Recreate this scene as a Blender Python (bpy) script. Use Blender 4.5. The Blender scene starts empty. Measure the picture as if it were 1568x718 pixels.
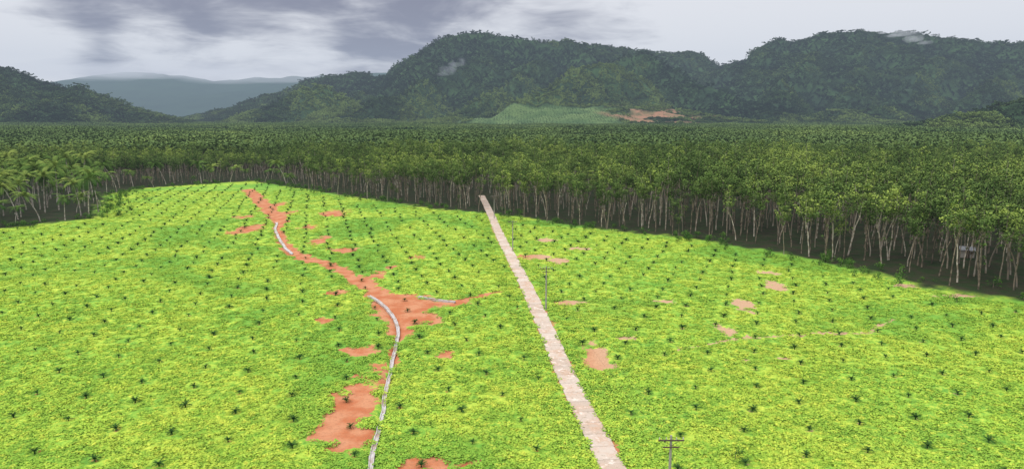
import bpy, math, numpy as np
from mathutils import Vector
from mathutils.kdtree import KDTree
rng = np.random.default_rng(7)
scene = bpy.context.scene
scene.view_settings.view_transform = 'Standard'
scene.view_settings.look = 'None'
scene.view_settings.exposure = 0
R = math.radians

# ------------------------------------------------------------ camera / survey
H = 36.0; PITCH = R(9.7); F = 1045.0; CU, CV = 784.0, 359.0
cam_d = bpy.data.cameras.new("camera"); cam = bpy.data.objects.new("camera", cam_d)
scene.collection.objects.link(cam); scene.camera = cam
cam.location = (0, 0, H); cam.rotation_euler = (R(90) - PITCH, 0, 0)
cam_d.lens = 24; cam_d.sensor_width = 36; cam_d.clip_start = 0.5; cam_d.clip_end = 40000

def ray(u, v):
    dx = (u - CU) / F; dv = (v - CV) / F
    return dx, math.cos(PITCH) - dv * math.sin(PITCH), -math.sin(PITCH) - dv * math.cos(PITCH)
def gp(u, v, z=0.0):          # bearing reading -> metres on the ground
    d = ray(u, v); t = (H - z) / (-d[2]); return np.array([d[0] * t, d[1] * t])
def rp(u, v, y):              # bearing + range -> ridge point
    d = ray(u, v); t = y / d[1]; return (d[0] * t, y, H + d[2] * t)

# ------------------------------------------------------------ noise
def _h(ix, iy, s):
    n = (ix.astype(np.int64) * 374761393 + iy.astype(np.int64) * 668265263 + s * 974634777) & 0xffffffff
    n = ((n ^ (n >> 13)) * 1274126177) & 0xffffffff
    n = n ^ (n >> 16)
    return (n & 0xffffff) / float(0xffffff)
def vn(x, y, s=0):
    x = np.asarray(x, float); y = np.asarray(y, float)
    ix = np.floor(x); iy = np.floor(y); fx = x - ix; fy = y - iy
    fx = fx * fx * (3 - 2 * fx); fy = fy * fy * (3 - 2 * fy)
    a = _h(ix, iy, s); b = _h(ix + 1, iy, s); c = _h(ix, iy + 1, s); d = _h(ix + 1, iy + 1, s)
    return (a * (1 - fx) + b * fx) * (1 - fy) + (c * (1 - fx) + d * fx) * fy
def fbm(x, y, s=0, o=4):
    r = 0; a = .5; t = 0
    for i in range(o):
        r = r + a * vn(x * 2 ** i, y * 2 ** i, s + i * 13); t += a; a *= .5
    return r / t
def sstep(a, b, x):
    t = np.clip((x - a) / (b - a), 0, 1); return t * t * (3 - 2 * t)
def seg_dist(x, y, pts):
    best = np.full(np.shape(x), 1e9); par = np.zeros(np.shape(x)); L = 0
    for (ax, ay), (bx, by) in zip(pts[:-1], pts[1:]):
        dx, dy = bx - ax, by - ay; l2 = dx * dx + dy * dy + 1e-9
        t = np.clip(((x - ax) * dx + (y - ay) * dy) / l2, 0, 1)
        d = np.hypot(x - ax - t * dx, y - ay - t * dy)
        m = d < best; best = np.where(m, d, best); par = np.where(m, L + t, par); L += 1
    return best, par
def inpoly(x, y, P):
    ins = np.zeros(np.shape(x), bool); n = len(P)
    for i in range(n):
        x1, y1 = P[i]; x2, y2 = P[(i + 1) % n]
        c = ((y1 > y) != (y2 > y)) & (x < (x2 - x1) * (y - y1) / (y2 - y1 + 1e-12) + x1)
        ins ^= c
    return ins

# ------------------------------------------------------------ plan of the place (metres)
FIELD_EDGE = [gp(*p) for p in [(-260, 385), (-100, 365), (0, 352), (100, 342), (158, 335), (166, 312), (178, 298), (230, 289), (300, 284), (380, 279), (420, 285),
              (520, 303), (650, 322), (755, 331), (900, 352), (1000, 362), (1100, 376), (1180, 388), (1250, 402),
              (1320, 420), (1400, 440), (1480, 455), (1568, 468), (1700, 488)]]
FIELD = FIELD_EDGE + [np.array([210., 40.]), np.array([210., -60.]), np.array([-420., -60.])]
ROAD = [gp(*p) for p in [(985, 800), (941, 718), (896, 632), (859, 558), (829, 492), (800, 430), (775, 380), (753, 333)]]
ROAD.append(ROAD[-1] + (ROAD[-1] - ROAD[-2]) * 1.2)
CANAL_A = [gp(*p) for p in [(424, 342), (421, 352), (428, 368), (436, 380), (447, 390)]]
CANAL_B = [gp(*p) for p in [(566, 456), (590, 472), (604, 487), (610, 503), (608, 522), (601, 548), (594, 580), (586, 622), (577, 668), (567, 718), (560, 770)]]
CANAL_C = [gp(*p) for p in [(642, 457), (668, 463), (700, 466)]]
TRACKS = [([(380, 291), (392, 302), (408, 318), (425, 334), (432, 342)], 3.2), ([(432, 342), (426, 352), (432, 372), (450, 388)], 1.7),
          ([(447, 388), (475, 398), (515, 411), (545, 430), (575, 452), (600, 475)], 2.3), ([(585, 455), (625, 470), (690, 466), (760, 452)], 1.0),
          ([(600, 465), (612, 490), (612, 510)], 2.4), ([(610, 510), (600, 548), (592, 582)], .7)]
TRACKS = [([gp(*q) for q in p], w) for p, w in TRACKS]
BL = [(628, 474, 48, 16, 1), (650, 492, 24, 9, 1), (700, 466, 28, 5, .95), (600, 460, 32, 9, .9), (542, 622, 38, 46, 1), (528, 668, 48, 19, 1), (555, 537, 32, 8, .9), (562, 596, 16, 18, .8),
      (515, 452, 18, 4, .8), (380, 352, 20, 8, .85), (372, 334, 18, 3, .7), (512, 329, 22, 5, .85),
      (526, 384, 20, 4, .85), (490, 369, 14, 7, .85), (474, 350, 14, 4, .75), (578, 425, 20, 6, .9), (683, 546, 14, 7, .9),
      (596, 411, 12, 4, .85), (668, 709, 38, 12, 1), (624, 714, 18, 7, .85), (722, 704, 16, 6, .8), (500, 492, 20, 4, .75),
      (912, 546, 19, 16, 1), (926, 560, 20, 9, 1), (826, 395, 28, 3, 1), (858, 402, 14, 4, 1), (872, 467, 22, 3, .95), (1142, 553, 11, 3.5, .95), (1190, 438, 18, 7, .85),
      (1140, 468, 16, 9, .85), (1115, 508, 18, 11, .78), (1470, 453, 38, 4, .9), (1400, 438, 36, 3, .75), (885, 382, 20, 3, .75), (1200, 548, 22, 3, .75),
      (575, 560, 16, 8, .7), (640, 395, 16, 3, .6), (440, 328, 16, 4, .7), (418, 318, 12, 8, .8), (838, 368, 14, 3, .8), (1015, 463, 18, 3, .7), (1180, 418, 16, 4, .7), (960, 520, 14, 3, .65)]
BLOBS = []
for u, v, ru, rv, s in BL:
    c = gp(u, v); a = gp(u + ru, v); t = gp(u, v - rv); b = gp(u, v + rv)
    BLOBS.append(((t[0] + b[0]) / 2, (t[1] + b[1]) / 2, abs(a[0] - c[0]), abs(t[1] - b[1]) / 2, s))
FAINT = [gp(*p) for p in [(1040, 535), (1120, 522), (1200, 512), (1280, 511), (1340, 507), (1375, 488)]]

def road_d(x, y): return seg_dist(x, y, ROAD)[0]
def canal_d(x, y): return np.minimum(np.minimum(seg_dist(x, y, CANAL_A)[0], seg_dist(x, y, CANAL_B)[0]), seg_dist(x, y, CANAL_C)[0])
def soil(x, y):
    n1 = fbm(x / 2.2, y / 2.2, 3, 5) - .5; n2 = fbm(x / 2.2, y / 2.2, 9, 5) - .5
    m = np.zeros(np.shape(x))
    for bx, by, rx, ry, s in BLOBS:
        a = min(rx, 5.) * 2.0; b = min(ry, 6.) * 2.0
        d = np.hypot((x + n1 * a - bx) / rx, (y + n2 * b - by) / ry); m = np.maximum(m, s * (1 - sstep(.5, 1.5, d)))
    wx = x + (fbm(x / 3, y / 3, 5) - .5) * 4; wy = y + (fbm(x / 3, y / 3, 6) - .5) * 4
    for p, w in TRACKS:
        m = np.maximum(m, 1 - sstep(w * .5, w * 1.45, seg_dist(wx, wy, p)[0]))
    m = np.maximum(m, .6 * (1 - sstep(.2, 1.0, seg_dist(wx, wy, FAINT)[0])))
    m = np.maximum(m, .55 * (1 - sstep(1.3, 2.1, road_d(wx * .35 + x * .65, wy * .35 + y * .65))))
    return m
def zg(x, y):
    e = 1 - sstep(330, 460, y)
    return (fbm(x / 70, y / 70, 17, 2) - .5) * 1.6 * e

# rows of young oil palms (planting plan)
def lattice(ang, sp):
    i, j = np.meshgrid(np.arange(-70, 70), np.arange(-70, 70)); i = i.ravel(); j = j.ravel(); x = (i + .5 * (j % 2)) * sp; y = j * sp * .866
    c, s_ = math.cos(ang), math.sin(ang); return x * c - y * s_, x * s_ + y * c + 200
ax_, ay_ = lattice(R(9), 7.4); bx_, by_ = lattice(R(-14), 7.6); rx_ = lambda y: 10.7 - (y - 66) * .102
A = ax_ > rx_(ay_); Bm = bx_ < rx_(by_); sx = np.r_[ax_[A], bx_[Bm]]; sy = np.r_[ay_[A], by_[Bm]]
sx += rng.normal(0, .35, sx.size); sy += rng.normal(0, .35, sy.size)
k = inpoly(sx, sy, FIELD) & (seg_dist(sx, sy, FIELD_EDGE)[0] > 6) & (road_d(sx, sy) > 3) & (canal_d(sx, sy) > 2) & (sy > 45) & (rng.random(sx.size) > .06); SX, SY = sx[k], sy[k]
kd = KDTree(len(SX))
for i in range(len(SX)): kd.insert((SX[i], SY[i], 0), i)
kd.balance()
def seed_dist(x, y): return np.array([kd.find((a, b, 0))[2] for a, b in zip(x.tolist(), y.tolist())])

# ------------------------------------------------------------ node helpers
def newmat(name):
    m = bpy.data.materials.new(name); m.use_nodes = True; nt = m.node_tree; nt.nodes.clear(); return m, nt
class N:
    def __init__(s, nt): s.nt = nt
    def n(s, t, **k):
        nd = s.nt.nodes.new(t)
        for a, b in k.items(): setattr(nd, a, b)
        return nd
    def put(s, sock, val):
        if isinstance(val, bpy.types.NodeSocket): s.nt.links.new(val, sock)
        else: sock.default_value = val
    def noise(s, vec, sc, det=4, rough=.55, dist=0.):
        nd = s.n('ShaderNodeTexNoise'); s.put(nd.inputs['Vector'], vec); nd.inputs['Scale'].default_value = sc
        nd.inputs['Detail'].default_value = det; nd.inputs['Roughness'].default_value = rough; nd.inputs['Distortion'].default_value = dist
        return nd.outputs['Fac']
    def mr(s, v, a, b, c=0., d=1., smooth=True):
        nd = s.n('ShaderNodeMapRange')
        if smooth: nd.interpolation_type = 'SMOOTHSTEP'
        s.put(nd.inputs[0], v); nd.inputs[1].default_value = a; nd.inputs[2].default_value = b; nd.inputs[3].default_value = c; nd.inputs[4].default_value = d
        return nd.outputs[0]
    def mix(s, f, a, b, bt='MIX'):
        nd = s.n('ShaderNodeMix', data_type='RGBA', blend_type=bt)
        s.put(nd.inputs[0], f); s.put(nd.inputs[6], a); s.put(nd.inputs[7], b); return nd.outputs[2]
    def math(s, op, a, b=0., c=None):
        nd = s.n('ShaderNodeMath', operation=op); s.put(nd.inputs[0], a); s.put(nd.inputs[1], b)
        if c is not None: s.put(nd.inputs[2], c)
        return nd.outputs[0]
    def attr(s, name, inst=False):
        nd = s.n('ShaderNodeAttribute'); nd.attribute_name = name
        if inst: nd.attribute_type = 'INSTANCER'
        return nd.outputs['Fac']
    def pos(s): return s.n('ShaderNodeNewGeometry').outputs['Position']
    def rnd(s): return s.n('ShaderNodeObjectInfo').outputs['Random']
    def out(s, col, rough=.8, spec=.2, bump=None, bstr=.5, bdist=.1, diffuse=False):
        o = s.n('ShaderNodeOutputMaterial')
        if diffuse:
            p = s.n('ShaderNodeBsdfDiffuse'); s.put(p.inputs['Color'], col)
        else:
            p = s.n('ShaderNodeBsdfPrincipled'); s.put(p.inputs['Base Color'], col); s.put(p.inputs['Roughness'], rough)
            p.inputs['Specular IOR Level'].default_value = spec
        if bump is not None:
            b = s.n('ShaderNodeBump'); b.inputs['Strength'].default_value = bstr; b.inputs['Distance'].default_value = bdist
            s.put(b.inputs['Height'], bump); s.nt.links.new(b.outputs[0], p.inputs['Normal'])
        s.nt.links.new(p.outputs[0], o.inputs[0])
def C(r, g, b): return (r, g, b, 1)

def field_color(s):
    p = s.pos()
    a = s.noise(p, .045, 3, .6); b = s.noise(p, .25, 4, .7); c = s.noise(p, 1.1, 3, .7)
    base = s.mix(s.mr(b, .38, .60), C(.165, .34, .042), C(.285, .47, .052))
    base = s.mix(s.mr(a, .40, .62), base, s.mix(s.mr(b, .40, .60), C(.25, .42, .045), C(.40, .51, .06)))
    base = s.mix(s.mr(c, .52, .67, 0, .8), base, C(.60, .62, .08))
    base = s.mix(s.mr(c, .48, .34, 0, .72), base, C(.065, .19, .026))
    lush = s.noise(p, .018, 4, .65, 1.2)
    base = s.mix(s.mr(lush, .50, .60, 0, .7), base, C(.105, .28, .035))
    return base, p, b, c

m_ground, nt = newmat("ground_field"); s = N(nt)
base, p, b, c = field_color(s); base = s.mix(.12, base, C(.08, .24, .03))
so = s.attr('soil'); n1 = s.noise(p, 1.0, 6, .8)
sf = s.mr(s.math('ADD', so, s.math('MULTIPLY', s.math('SUBTRACT', n1, .5), 2.2)), .38, .56)
sc = s.mix(s.mr(s.noise(p, .35, 5), .35, .65), C(.40, .13, .055), C(.48, .22, .115))
pk = s.attr('pink'); sc = s.mix(pk, sc, C(.46, .32, .20)); sc = s.mix(s.mr(s.noise(p, 3, 5, .7), .45, .7, 0, .5), sc, C(.28, .13, .07))
col = s.mix(sf, base, sc)
ff = s.attr('forest'); shaded_floor = s.mix(s.mr(s.noise(p, .3, 4), .4, .6), C(.018, .032, .010), C(.03, .03, .016))  # forest floor colour, painted near-black for the shade under the trees
col = s.mix(ff, col, shaded_floor)
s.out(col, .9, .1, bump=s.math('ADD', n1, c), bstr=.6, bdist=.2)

m_cover, nt = newmat("cover_crop_leaves"); s = N(nt)
base, p, b, c = field_color(s)
t = s.attr('tint'); col = s.mix(s.mr(t, 0, .8), s.mix(.5, base, C(.09, .25, .03)), s.mix(.18, base, C(.55, .64, .10)))
s.out(col, diffuse=True)

def leafmat(name, dark, mid, light, wscale=.02, lite=False, ti=.6, ri=.35):
    m, nt = newmat(name); s = N(nt); p = s.pos()
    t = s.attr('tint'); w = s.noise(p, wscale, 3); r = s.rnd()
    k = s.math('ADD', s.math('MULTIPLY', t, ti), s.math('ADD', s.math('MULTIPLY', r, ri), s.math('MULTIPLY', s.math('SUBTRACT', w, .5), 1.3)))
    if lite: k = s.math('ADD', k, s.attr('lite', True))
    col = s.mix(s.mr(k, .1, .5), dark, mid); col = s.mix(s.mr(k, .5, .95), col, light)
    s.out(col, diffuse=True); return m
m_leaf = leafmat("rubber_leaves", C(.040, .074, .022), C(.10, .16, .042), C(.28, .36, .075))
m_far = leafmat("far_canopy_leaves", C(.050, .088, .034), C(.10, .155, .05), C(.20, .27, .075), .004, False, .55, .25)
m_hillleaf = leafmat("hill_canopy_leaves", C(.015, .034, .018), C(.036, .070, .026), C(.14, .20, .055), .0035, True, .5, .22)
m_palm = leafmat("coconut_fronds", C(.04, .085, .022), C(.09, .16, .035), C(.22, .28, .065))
m_seed = leafmat("young_palm_fronds", C(.016, .046, .012), C(.028, .075, .018), C(.05, .12, .025))
m_shrub = leafmat("shrub_leaves", C(.025, .065, .015), C(.06, .14, .025), C(.12, .22, .04))
m_bark, nt = newmat("rubber_bark"); s = N(nt); p = s.pos()
s.out(s.mix(s.mr(s.noise(p, 1.2, 4), .4, .6), s.mix(s.mr(s.rnd(), .3, .95), C(.085, .07, .05), C(.50, .45, .37)), C(.22, .18, .13)), .9, .1)
m_pbark, nt = newmat("palm_bark"); s = N(nt); p = s.pos()
s.out(s.mix(s.mr(s.noise(p, 1.5, 4), .4, .6), C(.22, .19, .15), C(.42, .39, .34)), .9, .1)
m_conc, nt = newmat("road_concrete"); s = N(nt); p = s.pos(); t = s.attr('tint')
col = s.mix(s.mr(t, 0, 1), C(.41, .33, .26), C(.50, .43, .36)); col = s.mix(s.mr(s.noise(p, .45, 6, .72), .46, .62), col, C(.44, .30, .21))
col = s.mix(s.mr(s.noise(p, .9, 5, .7), .53, .66, 0, .85), col, C(.62, .56, .49))
col = s.mix(s.mr(s.noise(p, 2.5, 5, .7), .54, .70, 0, .7), col, C(.22, .17, .10)); s.out(col, .85, .25, bump=s.noise(p, 6, 4), bstr=.3, bdist=.03)
m_canal, nt = newmat("canal_concrete"); s = N(nt); p = s.pos()
s.out(s.mix(s.mr(s.noise(p, .5, 5, .7), .46, .62), C(.48, .46, .45), C(.34, .27, .21)), .85, .2)
m_pole, nt = newmat("pole_concrete"); s = N(nt); s.out(s.mix(s.noise(s.pos(), 2, 4), C(.22, .20, .18), C(.36, .34, .31)), .85, .2)
m_dark, nt = newmat("dark_wood"); s = N(nt); s.out(s.mix(s.noise(s.pos(), 4, 4), C(.06, .045, .03), C(.12, .09, .07)), .8, .2)
m_roof, nt = newmat("sheet_roof"); s = N(nt); s.out(s.mix(s.noise(s.pos(), 1.5, 4), C(.30, .34, .38), C(.16, .14, .13)), .6, .3)
m_wall, nt = newmat("hut_boards"); s = N(nt); s.out(s.mix(s.noise(s.pos(), 3, 4), C(.25, .22, .18), C(.40, .38, .34)), .8, .2)

# ------------------------------------------------------------ mesh builder
class B:
    def __init__(s): s.V = []; s.F = []; s.M = []; s.T = []; s.n = 0
    def add(s, V, Fc, mat=0, tint=0.5):
        V = np.asarray(V, float); s.V.append(V); s.F += [tuple(int(i) + s.n for i in f) for f in Fc]; s.M += [mat] * len(Fc)
        s.T.append(np.broadcast_to(np.asarray(tint, float), (len(V),)).copy()); s.n += len(V)
    def quads(s, c, size, mat=0, tint=.5, flat=0., aspect=.6):
        c = np.asarray(c, float); n = len(c); nrm = rng.normal(size=(n, 3)); nrm[:, 2] = np.abs(nrm[:, 2]) + flat
        nrm /= np.linalg.norm(nrm, axis=1)[:, None]
        a = np.cross(nrm, rng.normal(size=(n, 3))); a /= np.linalg.norm(a, axis=1)[:, None]; b = np.cross(nrm, a)
        sz = np.broadcast_to(size, (n,))[:, None]
        V = np.stack([c - a * sz, c - b * sz * aspect, c + a * sz, c + b * sz * aspect], 1).reshape(-1, 3)
        k = np.arange(n) * 4; s.add(V, np.stack([k, k + 1, k + 2, k + 3], 1), mat, np.repeat(np.broadcast_to(tint, (n,)), 4))
    def tube(s, pts, rad, seg=6, mat=0, tint=.5):
        pts = [Vector(p) for p in pts]; V = []; Fc = []
        for i, p in enumerate(pts):
            d = (pts[min(i + 1, len(pts) - 1)] - pts[max(i - 1, 0)]).normalized()
            a = d.cross(Vector((0.3, 1, 0.1))).normalized(); b = d.cross(a)
            for j in range(seg):
                t = 2 * math.pi * j / seg; V.append(p + (a * math.cos(t) + b * math.sin(t)) * rad[i])
        for i in range(len(pts) - 1):
            for j in range(seg):
                k = (j + 1) % seg; Fc.append((i * seg + j, i * seg + k, (i + 1) * seg + k, (i + 1) * seg + j))
        Fc.append(tuple((len(pts) - 1) * seg + j for j in range(seg)))
        s.add([tuple(v) for v in V], Fc, mat, tint)
    def box(s, c, d, mat=0, tint=.5, rz=0.):
        x, y, z = [k / 2 for k in d]; V = np.array([(-x, -y, -z), (x, -y, -z), (x, y, -z), (-x, y, -z), (-x, -y, z), (x, -y, z), (x, y, z), (-x, y, z)])
        cr, sr = math.cos(rz), math.sin(rz); V = np.stack([V[:, 0] * cr - V[:, 1] * sr, V[:, 0] * sr + V[:, 1] * cr, V[:, 2]], 1) + np.array(c)
        s.add(V, [(0, 3, 2, 1), (4, 5, 6, 7), (0, 1, 5, 4), (1, 2, 6, 5), (2, 3, 7, 6), (3, 0, 4, 7)], mat, tint)
    def obj(s, name, mats, link=True, parent=None, smooth=False):
        me = bpy.data.meshes.new(name); me.from_pydata(np.concatenate(s.V).tolist(), [], s.F)
        for m in mats: me.materials.append(m)
        me.polygons.foreach_set('material_index', s.M)
        a = me.attributes.new('tint', 'FLOAT', 'POINT'); a.data.foreach_set('value', np.concatenate(s.T))
        o = bpy.data.objects.new(name, me)
        if link: scene.collection.objects.link(o)
        if parent: o.parent = parent
        return o
def empty(name, loc=(0, 0, 0)):
    o = bpy.data.objects.new(name, None); o.location = loc; o.empty_display_size = .5; scene.collection.objects.link(o); return o

def instancer(name, P, rot, scl, idx, sources, lite=None):
    n = len(P); me = bpy.data.meshes.new(name); me.vertices.add(n); me.vertices.foreach_set('co', np.asarray(P, np.float32).ravel())
    a = me.attributes.new('rot', 'FLOAT_VECTOR', 'POINT'); a.data.foreach_set('vector', np.asarray(rot, np.float32).ravel())
    a = me.attributes.new('scl', 'FLOAT_VECTOR', 'POINT'); a.data.foreach_set('vector', np.asarray(scl, np.float32).ravel())
    a = me.attributes.new('idx', 'INT', 'POINT'); a.data.foreach_set('value', np.asarray(idx, np.int32))
    if lite is not None: a = me.attributes.new('lite', 'FLOAT', 'POINT'); a.data.foreach_set('value', np.asarray(lite, np.float32))
    o = bpy.data.objects.new(name, me); scene.collection.objects.link(o)
    col = bpy.data.collections.new(name + "_variants")
    for s_ in sources: col.objects.link(s_)
    g = bpy.data.node_groups.new(name + "_scatter", 'GeometryNodeTree')
    g.interface.new_socket('Geometry', in_out='INPUT', socket_type='NodeSocketGeometry'); g.interface.new_socket('Geometry', in_out='OUTPUT', socket_type='NodeSocketGeometry')
    i = g.nodes.new('NodeGroupInput'); ou = g.nodes.new('NodeGroupOutput'); ip = g.nodes.new('GeometryNodeInstanceOnPoints')
    ci = g.nodes.new('GeometryNodeCollectionInfo'); ci.inputs['Collection'].default_value = col; ci.inputs['Separate Children'].default_value = True; ci.inputs['Reset Children'].default_value = True
    def na(nm, ty): q = g.nodes.new('GeometryNodeInputNamedAttribute'); q.data_type = ty; q.inputs['Name'].default_value = nm; return q.outputs['Attribute']
    e = g.nodes.new('FunctionNodeEulerToRotation'); L = g.links.new
    L(na('rot', 'FLOAT_VECTOR'), e.inputs[0]); L(e.outputs[0], ip.inputs['Rotation']); L(na('scl', 'FLOAT_VECTOR'), ip.inputs['Scale'])
    L(na('idx', 'INT'), ip.inputs['Instance Index']); ip.inputs['Pick Instance'].default_value = True
    L(ci.outputs[0], ip.inputs['Instance']); L(i.outputs[0], ip.inputs['Points']); L(ip.outputs[0], ou.inputs[0])
    md = o.modifiers.new('scatter', 'NODES'); md.node_group = g
    return o
def zrot(n):
    r = np.zeros((n, 3)); r[:, 2] = rng.uniform(0, 6.283, n); return r
def uscale(a): return np.repeat(np.asarray(a)[:, None], 3, 1)

# ------------------------------------------------------------ ground sheet
def axis(lo, hi, st, far_lo, far_hi):
    core = np.arange(lo, hi + st, st); L = []; q = st; x = lo
    while x > far_lo: q *= 1.22; x -= q; L.append(x)
    Rr = []; q = st; x = core[-1]
    while x < far_hi: q *= 1.22; x += q; Rr.append(x)
    return np.array(L[::-1] + list(core) + Rr)
xs = axis(-215, 175, .6, -16000, 16000); ys = axis(50, 400, .7, -1500, 22000)
X, Y = np.meshgrid(xs, ys); x = X.ravel(); y = Y.ravel()
S = soil(x, y); inf = inpoly(x, y, FIELD); ed = seg_dist(x, y, FIELD_EDGE)[0]
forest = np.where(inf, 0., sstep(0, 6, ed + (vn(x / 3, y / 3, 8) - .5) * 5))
rd = road_d(x, y); cd = canal_d(x, y)
near = (np.abs(x) < 220) & (y < 420)
sd0 = np.full(x.size, 99.); mk = near & inf & (np.abs(x) < y * .85 + 12); sd0[mk] = seed_dist(x[mk], y[mk])
S = np.maximum(S, .42 * (1 - sstep(.3, .8, sd0)))
Z = zg(x, y); veg = (1 - sstep(.3, .6, S)) * sstep(1.8, 2.8, rd) * sstep(.9, 1.6, cd) * sstep(.5, 1.2, sd0)
Z = Z + np.where(near, veg * (.24 * vn(x / 1.3, y / 1.3, 2) + .12 * vn(x / .7, y / .7, 4)), 0) - .55 * (1 - sstep(.2, .6, cd)) * near
Z -= .25 * sstep(3, 4, rd) * (1 - sstep(4.5, 6, rd)) * near
def fill(me, Fq):
    me.loops.add(Fq.size); me.loops.foreach_set('vertex_index', Fq.ravel().astype(np.int32)); me.polygons.add(len(Fq))
    me.polygons.foreach_set('loop_start', np.arange(len(Fq), dtype=np.int32) * 4); me.polygons.foreach_set('loop_total', np.full(len(Fq), 4, np.int32))
    me.polygons.foreach_set('use_smooth', np.ones(len(Fq), bool)); me.update(calc_edges=True)
def gridmesh(name, x, y, z, nx, ny, attrs, mat):
    me = bpy.data.meshes.new(name); me.vertices.add(nx * ny); me.vertices.foreach_set('co', np.stack([x, y, z], 1).astype(np.float32).ravel())
    ii = (np.arange(ny - 1)[:, None] * nx + np.arange(nx - 1)[None, :]).ravel(); fill(me, np.stack([ii, ii + 1, ii + nx + 1, ii + nx], 1))
    for nm, v in attrs:
        a = me.attributes.new(nm, 'FLOAT', 'POINT'); a.data.foreach_set('value', v.astype(np.float32))
    me.materials.append(mat); o = bpy.data.objects.new(name, me); scene.collection.objects.link(o); return o
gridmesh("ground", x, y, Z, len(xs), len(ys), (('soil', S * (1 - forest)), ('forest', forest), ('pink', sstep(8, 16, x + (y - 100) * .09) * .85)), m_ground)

# ------------------------------------------------------------ concrete road (slabs)
def resample(P, st):
    P = np.array(P); d = np.r_[0, np.cumsum(np.hypot(*np.diff(P, axis=0).T))]; q = np.arange(0, d[-1], st)
    return np.stack([np.interp(q, d, P[:, 0]), np.interp(q, d, P[:, 1])], 1)
rb = B(); ctr = resample(ROAD, .5); dirs = np.gradient(ctr, axis=0); dirs /= np.linalg.norm(dirs, axis=1)[:, None]; nor = np.stack([dirs[:, 1], -dirs[:, 0]], 1)
k = 0; per = 6
while k + per < len(ctr):
    sh = rng.normal(0, .03); w = 1.42 + rng.normal(0, .03); tint = rng.uniform(0, 1); V = []; Fc = []
    for j in range(per + 1):
        f = .02 if j == 0 else (-.02 if j == per else 0); c_ = ctr[k + j] + dirs[k + j] * f; wl = w + rng.normal(0, .03); wr = w + rng.normal(0, .03)
        L_ = c_ - nor[k + j] * (wl - sh); R_ = c_ + nor[k + j] * (wr + sh); z = float(zg(c_[0], c_[1])) + .12
        V += [(L_[0], L_[1], z - .2), (L_[0], L_[1], z), (c_[0], c_[1], z + .02), (R_[0], R_[1], z), (R_[0], R_[1], z - .2)]
    for j in range(per):
        for q in range(4): Fc.append((j * 5 + q, (j + 1) * 5 + q, (j + 1) * 5 + q + 1, j * 5 + q + 1))
    rb.add(V, Fc, 0, tint); k += per
rb.obj("concrete_road", [m_conc])

# ------------------------------------------------------------ lined irrigation ditch
def smooth_path(P, st=.8):
    c = resample(P, st)
    for _ in range(14): c[1:-1] = (c[:-2] + 2 * c[1:-1] + c[2:]) / 4
    return c
def canal(P, name, w=.18):
    b_ = B(); c = smooth_path(P); wob = (fbm(np.arange(len(c)) / 5., np.zeros(len(c)), 4) - .5) * .6; d = np.gradient(c, axis=0); d /= np.linalg.norm(d, axis=1)[:, None]; n = np.stack([d[:, 1], -d[:, 0]], 1)
    prof = [(-w - .09, -.3), (-w - .09, .14), (-w, .14), (-w + .05, -.02), (w - .05, -.02), (w, .14), (w + .09, .14), (w + .09, -.3)]; V = []; Fc = []
    for i in range(len(c)):
        z = float(zg(*c[i]))
        for t, h in prof: q = c[i] + n[i] * (t * (1 + wob[i] * .5) + wob[i]); V.append((q[0], q[1], z + h))
    m = len(prof)
    for i in range(len(c) - 1):
        for j in range(m - 1): Fc.append((i * m + j, (i + 1) * m + j, (i + 1) * m + j + 1, i * m + j + 1))
    b_.add(V, Fc); return b_.obj(name, [m_canal])
canal(CANAL_A, "irrigation_ditch", .3); canal(CANAL_B, "irrigation_ditch"); canal(CANAL_C, "irrigation_ditch", .18)

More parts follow.
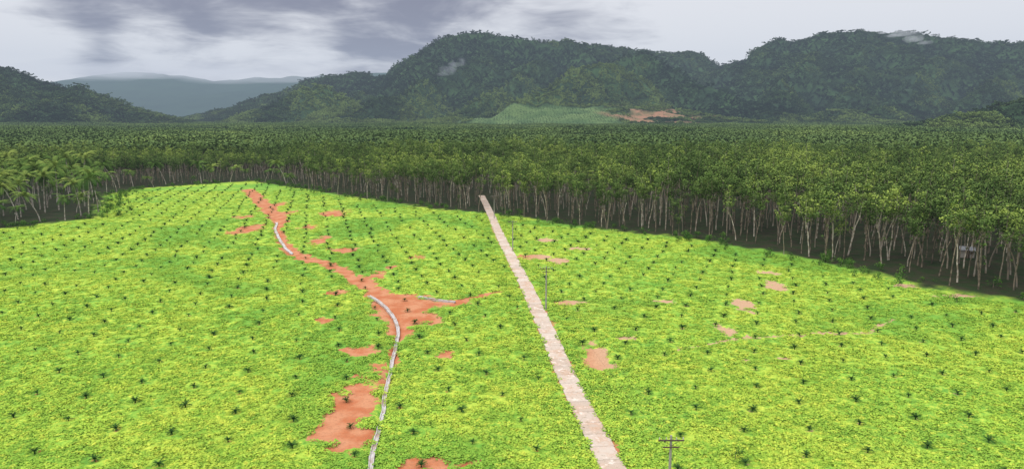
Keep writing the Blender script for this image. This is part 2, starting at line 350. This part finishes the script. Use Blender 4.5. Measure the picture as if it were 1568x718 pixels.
# ------------------------------------------------------------ trees
def crown_clumps(b_, centers, radii, nleaf, lsize, zlo, zhi, mat=0):
    for c, r in zip(centers, radii):
        n = int(nleaf * (r / 1.6) ** 2); d = rng.normal(size=(n, 3)); d /= np.linalg.norm(d, axis=1)[:, None]
        rr = r * rng.uniform(.25, 1, n) ** .45; P = np.array(c) + d * rr[:, None] * np.array([1, 1, .8])
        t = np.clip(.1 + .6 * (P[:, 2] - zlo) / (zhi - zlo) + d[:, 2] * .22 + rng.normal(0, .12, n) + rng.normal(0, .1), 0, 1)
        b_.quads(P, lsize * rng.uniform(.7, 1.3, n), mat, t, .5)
def rubber_tree(name):
    b_ = B(); Ht = rng.uniform(19., 24); lean = rng.normal(0, .7, 2); fz = Ht * rng.uniform(.36, .56)
    tp = [(lean[0] * (t ** 1.5) + rng.normal(0, .1) * (t > 0), lean[1] * (t ** 1.5) + rng.normal(0, .1) * (t > 0), fz * t) for t in (0, .25, .5, .75, 1)]
    tp[0] = (0, 0, -.6); b_.tube(tp, [.19, .16, .145, .13, .12], 7, 1)
    cs = []; rs = []; nb = rng.integers(2, 5)
    for i in range(nb):
        a = i * 6.283 / nb + rng.uniform(-.5, .5); sp = rng.uniform(.6, 2.3); top = rng.uniform(.70, .97) * Ht; f = Vector(tp[-1]) - Vector((0, 0, rng.uniform(0, fz * .15)))
        pts = [f]
        for t in (.35, .7, 1.): pts.append(Vector((f.x + math.cos(a) * sp * t ** .8 + rng.normal(0, .15), f.y + math.sin(a) * sp * t ** .8 + rng.normal(0, .15), f.z + (top - f.z) * t)))
        b_.tube(pts, [.09, .07, .045, .02], 5, 1)
        for t in (.25, .4, .52, .63, .74, .84, .93, 1.02):
            if t < .5 and rng.random() < .55: continue
            i0 = min(int(t * 3), 2); q = pts[i0].lerp(pts[i0 + 1], min(max(t * 3 - i0, 0), 1.1)); zz = q.z + rng.uniform(-.9, .9)
            sprd = .5 + .9 * (1 - abs(t - .7))
            cs.append((q.x + rng.normal(0, sprd * .75), q.y + rng.normal(0, sprd * .75), zz)); rs.append(rng.uniform(.6, 1.45))
    for i in range(rng.integers(0, 3)):
        a = rng.uniform(0, 6.28); z0 = fz * rng.uniform(.45, .95); q = Vector((lean[0] * .5, lean[1] * .5, z0)); e = q + Vector((math.cos(a) * 1.2, math.sin(a) * 1.2, 1.2))
        b_.tube([q, e], [.03, .015], 4, 1); cs.append(tuple(e)); rs.append(rng.uniform(.4, .8))
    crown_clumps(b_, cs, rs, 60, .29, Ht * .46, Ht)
    return b_.obj(name, [m_leaf, m_bark], link=False)
RT = [rubber_tree("rubber_tree_variant_%d" % i) for i in range(10)]

gx, gy = np.meshgrid(np.arange(-520, 520, 4.2), np.arange(60, 620, 6.2))
ang = R(8); tx = gx.ravel(); ty = gy.ravel(); tx = tx + rng.normal(0, 1.1, tx.size); ty = ty + rng.normal(0, 1.3, ty.size)
px = tx * math.cos(ang) - (ty - 300) * math.sin(ang); py = tx * math.sin(ang) + (ty - 300) * math.cos(ang) + 300
ed = seg_dist(px, py, FIELD_EDGE)[0]; keep = (~inpoly(px, py, FIELD)) & (ed > 1.5) & (np.abs(px) < py * .86 + 25) & (py < 500)
def grove_zone(x, y): return (x < -.53 * y) & (y < 340)
keep &= ~grove_zone(px, py); keep &= ~((px < -.30 * py) & (ed < 14)); keep &= ~((road_d(px, py) < 3.2)); keep &= rng.random(px.size) > np.where(ed < 8, .45, .14)
px, py, ed = px[keep], py[keep], ed[keep]; n = len(px); hs = .92 + (fbm(px / 60, py / 60, 44, 3) - .5) * .42 + rng.normal(0, .08, n)
hs = np.where((rng.random(n) < .08) & (ed < 25), hs * rng.uniform(.4, .75, n), hs)
hs = np.where(px < -.33 * py, hs * .84, hs)
sc_ = uscale(hs); wd = rng.uniform(.85, 1.15, n); sc_[:, 0] *= wd; sc_[:, 1] *= wd
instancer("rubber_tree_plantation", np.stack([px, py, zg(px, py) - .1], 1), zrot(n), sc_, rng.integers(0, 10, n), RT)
print("rubber trees", n)

def patch(name, rad, ncrown, crad, mat, nq=34, q=1.5, hv=2.2, tv=.5):
    b_ = B(); pts = []; tries = 0
    while len(pts) < ncrown and tries < 4000:
        tries += 1; c = rng.uniform(-rad, rad, 2)
        if all(np.hypot(*(c - o[:2])) > crad * 1.05 for o in pts) or rng.random() < .02: pts.append(c)
    for c in pts:
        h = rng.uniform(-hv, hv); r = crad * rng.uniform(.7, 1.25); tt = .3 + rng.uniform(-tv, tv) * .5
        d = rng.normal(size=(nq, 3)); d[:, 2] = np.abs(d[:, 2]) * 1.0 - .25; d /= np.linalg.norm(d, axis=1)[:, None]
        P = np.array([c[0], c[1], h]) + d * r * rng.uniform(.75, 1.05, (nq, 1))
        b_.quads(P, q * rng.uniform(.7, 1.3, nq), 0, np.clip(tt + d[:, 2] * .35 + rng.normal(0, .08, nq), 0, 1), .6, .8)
    return b_.obj(name, [mat], link=False)
PF = [patch("far_canopy_variant_%d" % i, 15, 22, 3.3, m_far, 44, 1.0, 1.6) for i in range(5)]
PH = [patch("hill_canopy_variant_%d" % i, 15, 20, 3.3, m_hillleaf, 26, 1.3, 1.0, .35) for i in range(4)]

# ------------------------------------------------------------ hills
def RG(pts, W, lt=0.): return ([rp(*p) for p in pts], W, lt)
RIDGES = [
 RG([(265, 186, 3700), (330, 168, 3700), (400, 150, 3700), (470, 129, 3700), (540, 116, 3700), (610, 106, 3700), (645, 88, 3650), (680, 63, 3600), (730, 56, 3600), (790, 58, 3600), (830, 67, 3600), (870, 69, 3600), (910, 76, 3700), (970, 83, 3800), (1010, 86, 3900), (1070, 86, 4000), (1130, 93, 4000)], 900, -.04),
 RG([(1100, 115, 3700), (1150, 82, 3600), (1200, 65, 3500), (1260, 56, 3500), (1330, 53, 3500), (1400, 59, 3500), (1440, 65, 3400), (1500, 73, 3300), (1568, 67, 3300), (1700, 55, 3300), (1900, 80, 3300)], 950),
 RG([(-400, 66, 2600), (-200, 80, 2600), (-80, 90, 2600), (0, 98, 2600), (40, 106, 2600), (90, 120, 2600), (130, 138, 2600), (170, 158, 2550), (220, 177, 2500), (275, 192, 2450)], 600, -.03),
 RG([(395, 174, 2850), (440, 145, 2750), (480, 137, 2750), (520, 151, 2700), (575, 182, 2450)], 330, .48),
 RG([(960, 110, 2850), (925, 106, 2750), (885, 110, 2700), (850, 127, 2600), (800, 152, 2480), (740, 178, 2350)], 330, .62),
 RG([(945, 98, 3100), (985, 88, 3050), (1030, 102, 2950), (1085, 137, 2750), (1150, 159, 2600), (1225, 177, 2450)], 360, -.10),
 RG([(1230, 176, 2500), (1290, 168, 2500), (1350, 180, 2400)], 260, .55),
 RG([(1340, 200, 1550), (1430, 188, 1450), (1500, 174, 1400), (1568, 159, 1400), (1700, 135, 1400), (1850, 125, 1400)], 330, .08),
 RG([(722, 90, 3300), (700, 102, 3150), (640, 128, 2900), (600, 152, 2700), (560, 178, 2450)], 240, .14),
 RG([(825, 98, 3250), (810, 110, 3100), (780, 132, 2900), (700, 165, 2550)], 240, .26),
 RG([(600, 128, 3350), (560, 142, 3150), (540, 162, 2900)], 240, .24),
 RG([(1255, 84, 3250), (1230, 102, 3050), (1190, 137, 2800), (1170, 165, 2500)], 270, .04),
 RG([(1435, 94, 3150), (1400, 112, 3000), (1375, 144, 2750), (1340, 172, 2450)], 260, .10),
 RG([(1328, 88, 3200), (1320, 107, 3000), (1290, 144, 2750)], 220, .14),
 RG([(1560, 98, 3050), (1530, 117, 2850), (1490, 152, 2500)], 260, .06),
 RG([(470, 150, 3300), (440, 165, 3050)], 260, .0), RG([(90, 140, 2400), (60, 165, 2150)], 240, .0), RG([(0, 125, 2350), (-40, 160, 2050)], 260, .1),
 RG([(680, 184, 2400), (760, 172, 2450), (830, 166, 2450), (960, 165, 2450), (1060, 170, 2450), (1115, 182, 2400)], 430, .35),
]
def hill_h(x, y, want_l=False):
    wx = x + (fbm(x / 260, y / 260, 71, 3) - .5) * 180; wy = y + (fbm(x / 260, y / 260, 77, 3) - .5) * 180
    acc = np.zeros(np.shape(x)); lw = np.zeros(np.shape(x))
    for P, W, lt in RIDGES:
        P2 = [(a, b) for a, b, c in P]; hh = np.array([c for a, b, c in P])
        d, t = seg_dist(x * .45 + wx * .55, y * .45 + wy * .55, P2); h = np.interp(t, np.arange(len(hh)), hh)
        q = np.clip(d / (W * (.55 + .45 * h / hh.max())), 0, 1); q = np.sqrt(q * q + .0025) - .05
        pr = np.clip(1 - q, 0, 1) ** 1.2; g = (h * pr / 100.) ** 14; acc += g; lw += g * lt
    h = acc ** (1 / 14.) * 100
    gul = 1 - np.abs(fbm(wx / 240, wy / 240, 91, 4) * 2 - 1) * 2.2
    am = np.clip(h / 150., 0, 1)
    z = h - 3 + am * (gul - .5) * 52 + am * (fbm(x / 60, y / 60, 55, 3) - .5) * 8
    if want_l: return z, lw / (acc + 1e-12), gul
    return z
hx = np.arange(-3800, 3950, 14.); hy = np.arange(1000, 4700, 14.)
X, Y = np.meshgrid(hx, hy); x = X.ravel(); y = Y.ravel(); HZ = hill_h(x, y)
def clear_m(x, y):
    w = (fbm(x / 60, y / 60, 12, 3) - .5) * 200
    a = (1 - sstep(180, 300, np.abs(x + w - 110))) * sstep(2060, 2110, y + w * .3) * (1 - sstep(2380, 2450, y + w * .5))
    return a
def red_m(x, y):
    return (1 - sstep(.9, 1.25, np.hypot((x - 520) / 210, (y - 2330) / 130))) * sstep(.41, .50, fbm(x / 70, y / 50, 5, 4))
m_hill, nt = newmat("hill_ground"); s = N(nt); p = s.pos()
col = s.mix(s.mr(s.noise(p, .01, 4), .4, .6), C(.02, .045, .02), C(.035, .075, .025))
cl = s.mix(s.mr(s.noise(p, .012, 5), .35, .65), C(.05, .10, .03), C(.10, .16, .05)); col = s.mix(s.attr('clear'), col, cl)
col = s.mix(s.attr('red'), col, s.mix(s.mr(s.noise(p, .03, 5), .4, .6), C(.28, .15, .09), C(.16, .12, .06))); s.out(col, .9, .1, bump=s.noise(p, .08, 5, .7), bstr=1, bdist=6)
gridmesh("hills", x, y, HZ, len(hx), len(hy), (('clear', clear_m(x, y)), ('red', red_m(x, y))), m_hill)
sp = 23.; cx, cy = np.meshgrid(np.arange(-3300, 3600, sp), np.arange(1050, 4300, sp)); cx = cx.ravel() + rng.uniform(-5, 5, cx.size); cy = cy.ravel() + rng.uniform(-5, 5, cx.size)
cz, lt, gul = hill_h(cx, cy, True); e = 10.; dzx = (hill_h(cx + e, cy) - hill_h(cx - e, cy)) / 2 / e; dzy = (hill_h(cx, cy + e) - hill_h(cx, cy - e)) / 2 / e
nl = np.sqrt(dzx ** 2 + dzy ** 2 + 1); face = (dzx * cx + dzy * cy - (cz - H)) / nl
k = (cz > 1) & (face > -250) & (clear_m(cx, cy) < .5 + rng.uniform(-.45, .1, cx.size)) & (red_m(cx, cy) < .4) & (np.abs(cx) < cy * .86)
cx, cy, cz, dzx, dzy, lt, gul = [a[k] for a in (cx, cy, cz, dzx, dzy, lt, gul)]; n = len(cx)
lite = lt * .9 + .36 * (1 - sstep(20, 150, cz)) * sstep(.40, .6, fbm(cx / 170, cy / 170, 3, 3)) - .04 + .36 * sstep(.1, .8, gul) - .20  # ridge and low-slope greens, plus painted relief shading: gullies darker, crests lighter
rot = np.stack([np.arctan(dzy), -np.arctan(dzx), rng.integers(0, 4, n) * 1.5708], 1)
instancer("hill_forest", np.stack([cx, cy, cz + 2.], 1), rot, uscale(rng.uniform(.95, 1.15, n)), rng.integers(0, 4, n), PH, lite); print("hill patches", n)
b_ = B(); n_ = 9; b_.quads(np.stack([rng.normal(0, 1.1, n_), rng.normal(0, 1.1, n_), rng.uniform(.6, 3, n_)], 1), 1.1, 0, .5, .5); CR = b_.obj("slope_crop_variant", [m_hillleaf], link=False)
gx, gy = np.meshgrid(np.arange(-250, 760, 10.), np.arange(2040, 2480, 14.)); gx = gx.ravel(); gy = gy.ravel(); gx = gx + rng.normal(0, 1.8, gx.size); gy = gy + rng.normal(0, 1.5, gy.size) + (fbm(gx / 90, gy / 90, 2, 2) - .5) * 60; k = (clear_m(gx, gy) > .3) | ((red_m(gx, gy) > .3) & (rng.random(gx.size) < .3)); gx, gy = gx[k], gy[k]
instancer("slope_plantation_rows", np.stack([gx, gy, hill_h(gx, gy)], 1), zrot(len(gx)), uscale(rng.uniform(.7, 1.3, len(gx))), np.zeros(len(gx)), [CR], np.zeros(len(gx)))
sp = 21.; cx, cy = np.meshgrid(np.arange(-2600, 2600, sp), np.arange(490, 3500, sp)); cx = cx.ravel() + rng.uniform(-4, 4, cx.size); cy = cy.ravel() + rng.uniform(-4, 4, cx.size)
cz = hill_h(cx, cy); k = (cz < 12) & (np.abs(cx) < cy * .84) & (clear_m(cx, cy) < .5); cx, cy, cz = cx[k], cy[k], cz[k]; n = len(cx)
zz = 12.5 + (fbm(cx / 110, cy / 110, 61, 3) - .5) * 12 + (fbm(cx / 500, cy / 300, 62, 2) - .5) * 10
instancer("plain_forest", np.stack([cx, cy, zz], 1), zrot(n), uscale(rng.uniform(.9, 1.1, n)), rng.integers(0, 5, n), PF); print("plain patches", n)
FR = [rp(*p) for p in [(-200, 125, 9000), (60, 128, 9000), (110, 121, 9000), (160, 116, 9000), (200, 113, 9000), (250, 110, 9000), (300, 117, 9000), (345, 125, 9000), (380, 122, 9000), (440, 118, 9000), (560, 112, 9000), (700, 120, 9000), (900, 130, 9000)]]
fx = np.arange(-9000, 3000, 60.); fy = np.arange(6500, 10500, 60.); X, Y = np.meshgrid(fx, fy); x = X.ravel(); y = Y.ravel()
d, t = seg_dist(x, y, [(a, b) for a, b, c in FR]); h = np.interp(t, np.arange(len(FR)), [c for a, b, c in FR])
q = np.clip(d / 2300, 0, 1); z = h * (1 - q) ** 1.1; z = z + np.clip(z / 200, 0, 1) * ((1 - np.abs(fbm(x / 700, y / 700, 5, 4) * 2 - 1) * 2) - .4) * 60 - 5
m_dh, nt = newmat("distant_forest"); s = N(nt); s.out(s.mix(s.noise(s.pos(), .004, 4), C(.015, .035, .03), C(.03, .06, .04)), diffuse=True)
gridmesh("distant_hills", x, y, z, len(fx), len(fy), (), m_dh)

# ------------------------------------------------------------ coconut palms
def palm(name, lean):
    b_ = B(); Ht = rng.uniform(11.5, 15); a = rng.uniform(0, 6.28); T = []
    for i in range(8):
        t = i / 7; T.append((math.cos(a) * lean * t ** 1.6, math.sin(a) * lean * t ** 1.6, Ht * t - (.4 if i == 0 else 0)))
    b_.tube(T, [.28, .22, .20, .19, .18, .17, .16, .16], 7, 1); top = np.array(T[-1])
    for f in range(20):
        fa = f * 2.4 + rng.uniform(-.2, .2); el = rng.uniform(-.3, 1.35); L = rng.uniform(5.2, 6.6); d = np.array([math.cos(fa), math.sin(fa), 0.]); pts = []
        p_ = top.copy(); e_ = el
        for j in range(9):
            pts.append(p_.copy()); p_ = p_ + (d * math.cos(e_) + np.array([0, 0, math.sin(e_)])) * L / 8; e_ -= .16 + .02 * j
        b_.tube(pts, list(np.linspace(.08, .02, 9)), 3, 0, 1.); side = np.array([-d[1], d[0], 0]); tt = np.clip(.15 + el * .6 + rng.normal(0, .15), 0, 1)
        for j in range(1, 9):
            for h_ in (0, .5):
                q = pts[j] if h_ == 0 else (pts[j] + pts[j - 1]) / 2; ax = pts[j] - pts[j - 1]; ax /= np.linalg.norm(ax); l = .9 * math.sin(math.pi * min((j - h_ + .6) / 9.6, 1)) + .2
                for sg in (-1, 1):
                    tip = q + side * sg * l * .75 + ax * l * .5 + np.array([0, 0, -l * .4]); b_.add([q, q + ax * .26, tip + ax * .08, tip - ax * .08], [(0, 1, 2, 3)], 0, tt)
    for f in range(7):
        fa = f * .9; c = top + np.array([math.cos(fa) * .3, math.sin(fa) * .3, -.45]); b_.box(c, (.26, .26, .3), 0, .9, fa)
    return b_.obj(name, [m_palm, m_pbark], link=False)
PV = [palm("coconut_palm_variant_%d" % i, l) for i, l in enumerate((.5, 2., 3.5, 5., 1.2))]
gx, gy = np.meshgrid(np.arange(-420, -60, 9.0), np.arange(150, 470, 9.0)); gx = gx.ravel() + rng.normal(0, 2.2, gx.size); gy = gy.ravel() + rng.normal(0, 2.2, gy.size)
ed = seg_dist(gx, gy, FIELD_EDGE)[0]
g2 = (gx < -.30 * gy) & (ed < 14)
k = (~inpoly(gx, gy, FIELD)) & (ed > 2) & (gx > -.9 * gy - 20) & (grove_zone(gx, gy) | g2) & (rng.random(gx.size) > .08); gx, gy, ed = gx[k], gy[k], ed[k]; n = len(gx)
sz = rng.uniform(.7, 1.15, n); sz = np.where(ed < 13, rng.uniform(.3, 1.0, n), sz); sz = np.where(gx > -.5 * gy, sz * .85, sz)
psc = uscale(sz); bw = np.clip(1 / np.sqrt(sz), .9, 1.45); psc[:, 0] *= bw; psc[:, 1] *= bw
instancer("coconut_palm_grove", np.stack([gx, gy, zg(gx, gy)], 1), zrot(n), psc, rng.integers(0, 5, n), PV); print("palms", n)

# ------------------------------------------------------------ young oil palms in rows
def seedling(name):
    b_ = B()
    for f in range(15):
        fa = f * 2.4 + rng.uniform(-.3, .3); L = rng.uniform(.75, 1.05); e_ = rng.uniform(.35, 1.3); d = np.array([math.cos(fa), math.sin(fa), 0.]); side = np.array([-d[1], d[0], 0]); p_ = np.array([0, 0, .05]); pts = []
        for j in range(6): pts.append(p_.copy()); p_ = p_ + (d * math.cos(e_) + np.array([0, 0, math.sin(e_)])) * L / 5; e_ -= .24
        tt = rng.uniform(0, 1)
        for j in range(1, 6):
            ax = (pts[j] - pts[j - 1]); ax /= np.linalg.norm(ax); l = .30
            for sg in (-1, 1):
                tip = pts[j] + side * sg * l * .7 + ax * l * .6 + np.array([0, 0, -.04]); b_.add([pts[j - 1], pts[j], tip], [(0, 1, 2)], 0, tt)
    b_.tube([(0, 0, -.3), (0, 0, .22)], [.12, .07], 6, 0, .2); return b_.obj(name, [m_seed], link=False)
SV = [seedling("young_oil_palm_variant_%d" % i) for i in range(4)]
n = len(SX); sz = rng.uniform(.5, .85, n) * (1 + .45 * sstep(90, 220, SY)); instancer("young_oil_palm_rows", np.stack([SX, SY, zg(SX, SY) + .2], 1), zrot(n), uscale(sz), rng.integers(0, 4, n), SV); print("seedlings", n)

# ------------------------------------------------------------ cover crop clumps
def clump(name):
    b_ = B(); n = 40; r = np.sqrt(rng.random(n)) * .8; a = rng.uniform(0, 6.28, n); z = .26 * (1 - (r / .85) ** 2) + rng.normal(0, .035, n)
    b_.quads(np.stack([r * np.cos(a), r * np.sin(a), z], 1), rng.uniform(.08, .16, n), 0, np.clip(.3 + z * 1.6 + rng.normal(0, .2, n), 0, 1), 2.4, .85)
    return b_.obj(name, [m_cover], link=False)
CV_ = [clump("cover_crop_variant_%d" % i) for i in range(5)]
n0 = 130000; yy = 50 + 290 * rng.random(n0) ** 1.4; xx = rng.uniform(-1, 1, n0) * (yy * .80 + 10)
k = inpoly(xx, yy, FIELD) & (road_d(xx, yy) > 1.62) & (canal_d(xx, yy) > .62)
xx, yy = xx[k], yy[k]; k = soil(xx, yy) < rng.uniform(.12, .5, len(xx)); xx, yy = xx[k], yy[k]; sdd = seed_dist(xx, yy); k = sdd > .9; xx, yy, sdd = xx[k][:75000], yy[k][:75000], sdd[k][:75000]; n = len(xx)
instancer("cover_crop", np.stack([xx, yy, zg(xx, yy) + .10], 1), zrot(n), uscale(np.where(sdd < 1.7, rng.uniform(.35, .7, n), rng.uniform(.5, 1.2, n))), rng.integers(0, 5, n), CV_); print("cover", n)

# ------------------------------------------------------------ shrubs along the forest edge
def shrub(name):
    b_ = B(); cs = [(rng.normal(0, .5), rng.normal(0, .5), rng.uniform(.5, 1.8)) for _ in range(7)]
    b_.tube([(0, 0, -.2), (.05, 0, 1.4)], [.05, .02], 4, 1); crown_clumps(b_, cs, rng.uniform(.4, .8, 7), 170, .14, 0, 2.4); return b_.obj(name, [m_shrub, m_bark], link=False)
HV = [shrub("shrub_variant_%d" % i) for i in range(4)]
E = resample(FIELD_EDGE, .8); n = len(E); off = rng.normal(1.0, 4.5, (n, 2)); ex = E[:, 0] + off[:, 0]; ey = E[:, 1] + np.abs(off[:, 1]); k = (fbm(ex / 14, ey / 14, 2, 2) > .40) & (road_d(ex, ey) > 3); ex, ey = ex[k], ey[k]; n = len(ex)
instancer("undergrowth", np.stack([ex, ey, zg(ex, ey)], 1), zrot(n), uscale(rng.uniform(.25, 1.2, n)), rng.integers(0, 4, n), HV)
for u, v, sc_1 in ((1126, 700, .7), (1520, 352 + 90, 1.2), (724, 446, .5)):
    q = gp(u, v); o = bpy.data.objects.new("shrub", HV[0].data); o.location = (q[0], q[1], float(zg(*q))); o.scale = (sc_1,) * 3; scene.collection.objects.link(o)

# ------------------------------------------------------------ utility poles
pole_xy = [(14.2, 57.), (6.4, 124.5), (.2, 183.), (-6.4, 243.)]
def utility_pole(x, y):
    e = empty("utility_pole", (x, y, float(zg(x, y)))); b_ = B(); b_.tube([(0, 0, -.5), (0, 0, 4), (0, 0, 8.3)], [.17, .14, .10], 8); b_.obj("shaft", [m_pole], parent=e)
    b_ = B(); b_.box((0, -.14, 7.9), (2.3, .1, .12)); b_.box((0, -.14, 7.25), (1.5, .09, .1)); b_.tube([(-.7, -.16, 7.87), (0, -.16, 7.4)], [.02, .02], 4); b_.tube([(.7, -.16, 7.87), (0, -.16, 7.4)], [.02, .02], 4); b_.obj("crossarms", [m_dark], parent=e)
    b_ = B()
    for ix in (-1.05, -.45, .45, 1.05): b_.tube([(ix, -.14, 7.96), (ix, -.14, 8.03), (ix, -.14, 8.06), (ix, -.14, 8.13), (ix, -.14, 8.2)], [.03, .03, .065, .05, .03], 7)
    b_.obj("insulators", [m_canal], parent=e); return e
for x_, y_ in pole_xy: utility_pole(x_, y_)
b_ = B()
for (x1, y1), (x2, y2) in zip([(21., -5.)] + pole_xy[:-1], pole_xy):
    for ix in (-1.05, .45):
        b_.tube([(x1 + (x2 - x1) * t + ix, y1 + (y2 - y1) * t - .14, 8.2 - 1.1 * 4 * t * (1 - t)) for t in np.linspace(0, 1, 11)], [.008] * 11, 3)
b_.obj("power_lines", [m_dark])
# ------------------------------------------------------------ hut under the trees
def hut(u, v, w, d, h, rz):
    q = gp(u, v); e = empty("plantation_hut", (q[0], q[1], float(zg(*q)))); e.rotation_euler = (0, 0, rz)
    b_ = B(); b_.box((0, 0, h / 2), (w, d, h)); b_.obj("walls", [m_wall], parent=e)
    b_ = B(); o = .4; b_.add([(-w / 2 - o, -d / 2 - o, h - .1), (w / 2 + o, -d / 2 - o, h - .1), (w / 2 + o, 0, h + d * .28), (-w / 2 - o, 0, h + d * .28), (-w / 2 - o, d / 2 + o, h - .1), (w / 2 + o, d / 2 + o, h - .1)], [(0, 1, 2, 3), (3, 2, 5, 4)]); b_.obj("roof", [m_roof], parent=e)
    b_ = B(); b_.box((0, -d / 2 - .02, 1.), (.9, .06, 2.)); b_.box((w * .3, -d / 2 - .02, 1.4), (.7, .06, .7)); b_.obj("door_and_window", [m_dark], parent=e)
hut(1480, 395, 3.0, 2.4, 2.2, -.5)

# ------------------------------------------------------------ haze and mist (absorbing volumes with added glow for scattered light)
def volmat(name, absorb, dens, airlight, est):
    m, nt = newmat(name); v = nt.nodes.new('ShaderNodeVolumeAbsorption'); v.inputs['Color'].default_value = absorb; v.inputs['Density'].default_value = dens
    em = nt.nodes.new('ShaderNodeEmission'); em.inputs['Color'].default_value = airlight; em.inputs['Strength'].default_value = est; ad = nt.nodes.new('ShaderNodeAddShader')  # airlight is emission in the volume, nothing is scattered
    o = nt.nodes.new('ShaderNodeOutputMaterial'); nt.links.new(v.outputs[0], ad.inputs[0]); nt.links.new(em.outputs[0], ad.inputs[1]); nt.links.new(ad.outputs[0], o.inputs['Volume']); return m
KH = 5.4e-5
b_ = B(); b_.box((0, 5500, 545), (22000, 13000, 1110)); b_.obj("haze", [volmat("haze_air", C(0, 0, 0), KH, C(.42, .51, .65), KH)])
def blob(parent, c, r, dens_m):
    import bmesh
    bm = bmesh.new(); bmesh.ops.create_icosphere(bm, subdivisions=4, radius=1)
    sd = int(rng.integers(0, 999))
    for v in bm.verts:
        k_ = .35 + 1.3 * float(fbm(v.co.x * 1.8 + 9 + v.co.z, v.co.y * 1.8 + 5 + v.co.z * 1.3, sd, 4)); v.co *= k_
    me = bpy.data.meshes.new("mist_puff"); bm.to_mesh(me); bm.free(); me.materials.append(dens_m); o = bpy.data.objects.new("mist_puff", me); o.scale = r; o.location = c; scene.collection.objects.link(o); o.parent = parent
mm = volmat("mist", C(0, 0, 0), .0013, C(.62, .66, .75), .0013); m2 = volmat("summit_mist", C(0, 0, 0), .0042, C(.74, .77, .83), .0042); mf = volmat("valley_cloud", C(0, 0, 0), .0007, C(.66, .69, .77), .0007)
e = empty("mist_cloud")
for u, v, yy_, r, M_ in ((686, 108, 2960, (30, 80, 16), mm), (700, 99, 2980, (34, 80, 8), mm), (708, 94, 2980, (14, 60, 14), mm), (678, 114, 2940, (22, 60, 7), mm), (694, 102, 2900, (14, 60, 20), mm),
                     (1384, 52, 3260, (66, 60, 9), m2), (1398, 60, 3230, (40, 50, 15), m2), (1368, 55, 3240, (36, 50, 8), m2), (1414, 66, 3210, (26, 40, 8), m2), (1376, 47, 3260, (30, 40, 8), m2)): blob(e, rp(u, v, yy_), r, M_)
e = empty("valley_cloud")
for u, v, yy_, r in ((250, 105, 7600, (900, 350, 90)), (420, 110, 7200, (900, 350, 130)), (100, 108, 7400, (700, 300, 110)), (340, 114, 7900, (600, 300, 60)), (190, 112, 7100, (700, 250, 60))): blob(e, rp(u, v, yy_), r, mf)

# ------------------------------------------------------------ light and sky
SUN_EL, SUN_AZ = R(58), R(240)     # azimuth clockwise from +Y
sd_ = bpy.data.lights.new("sun", 'SUN'); sd_.energy = 1.5; sd_.angle = R(10); sd_.color = (1, .96, .9); so_ = bpy.data.objects.new("sun", sd_); scene.collection.objects.link(so_)
dv = Vector((math.sin(SUN_AZ) * math.cos(SUN_EL), math.cos(SUN_AZ) * math.cos(SUN_EL), math.sin(SUN_EL))); so_.rotation_euler = dv.to_track_quat('Z', 'Y').to_euler(); so_.location = (0, -50, 300)
wd_ = bpy.data.worlds.new("World"); scene.world = wd_; wd_.use_nodes = True; nt = wd_.node_tree; nt.nodes.clear(); s = N(nt)
sky = s.n('ShaderNodeTexSky'); sky.sky_type = 'NISHITA'; sky.sun_disc = False; sky.sun_elevation = SUN_EL; sky.sun_rotation = SUN_AZ
tc = s.n('ShaderNodeTexCoord').outputs['Generated']; sx_ = s.n('ShaderNodeSeparateXYZ'); s.put(sx_.inputs[0], tc); dx, dy, dz = sx_.outputs
iz = s.math('DIVIDE', 1., s.math('ADD', s.math('MAXIMUM', dz, 0.), .15)); cb = s.n('ShaderNodeCombineXYZ'); s.put(cb.inputs[0], s.math('MULTIPLY', dx, iz)); s.put(cb.inputs[1], s.math('MULTIPLY', dy, iz))
nb = s.noise(cb.outputs[0], .9, 5, .58, .5); nf = s.noise(cb.outputs[0], 2.6, 4, .6, .5)
def lobe(u, v, a0, a1):
    d = Vector(ray(u, v)).normalized(); vd = s.n('ShaderNodeVectorMath', operation='DOT_PRODUCT'); s.put(vd.inputs[0], tc); vd.inputs[1].default_value = d
    return s.mr(vd.outputs['Value'], math.cos(R(a0)), math.cos(R(a1)))
br = s.math('ADD', s.math('MULTIPLY', nb, 1.5), s.math('MULTIPLY', nf, .8))
br = s.math('SUBTRACT', br, .42)
for (u, v, a0, a1, w_) in ((560, 0, 12, 1, -.45), (250, -50, 13, 2, -.52), (880, -20, 9, 1, -.25), (1250, 50, 22, 4, .34), (20, 75, 5, 1, .45), (420, 90, 6, 1, .50), (250, 85, 4, 1, .30)):
    br = s.math('ADD', br, s.math('MULTIPLY', lobe(u, v, a0, a1), w_))
cl = s.mix(s.mr(br, .2, .88), C(.205, .192, .262), C(.95, .94, .96))
up = s.mr(dz, .2, .7, 1., 2.6)
vm = s.n('ShaderNodeVectorMath', operation='SCALE'); s.put(vm.inputs[0], cl); s.put(vm.inputs['Scale'], up)
b1 = s.n('ShaderNodeBackground'); s.put(b1.inputs[0], sky.outputs[0]); b1.inputs[1].default_value = .08
b2 = s.n('ShaderNodeBackground'); s.put(b2.inputs[0], vm.outputs[0]); b2.inputs[1].default_value = 1.
mx = s.n('ShaderNodeMixShader'); mx.inputs[0].default_value = .9; nt.links.new(b1.outputs[0], mx.inputs[1]); nt.links.new(b2.outputs[0], mx.inputs[2])
o = s.n('ShaderNodeOutputWorld'); nt.links.new(mx.outputs[0], o.inputs[0])
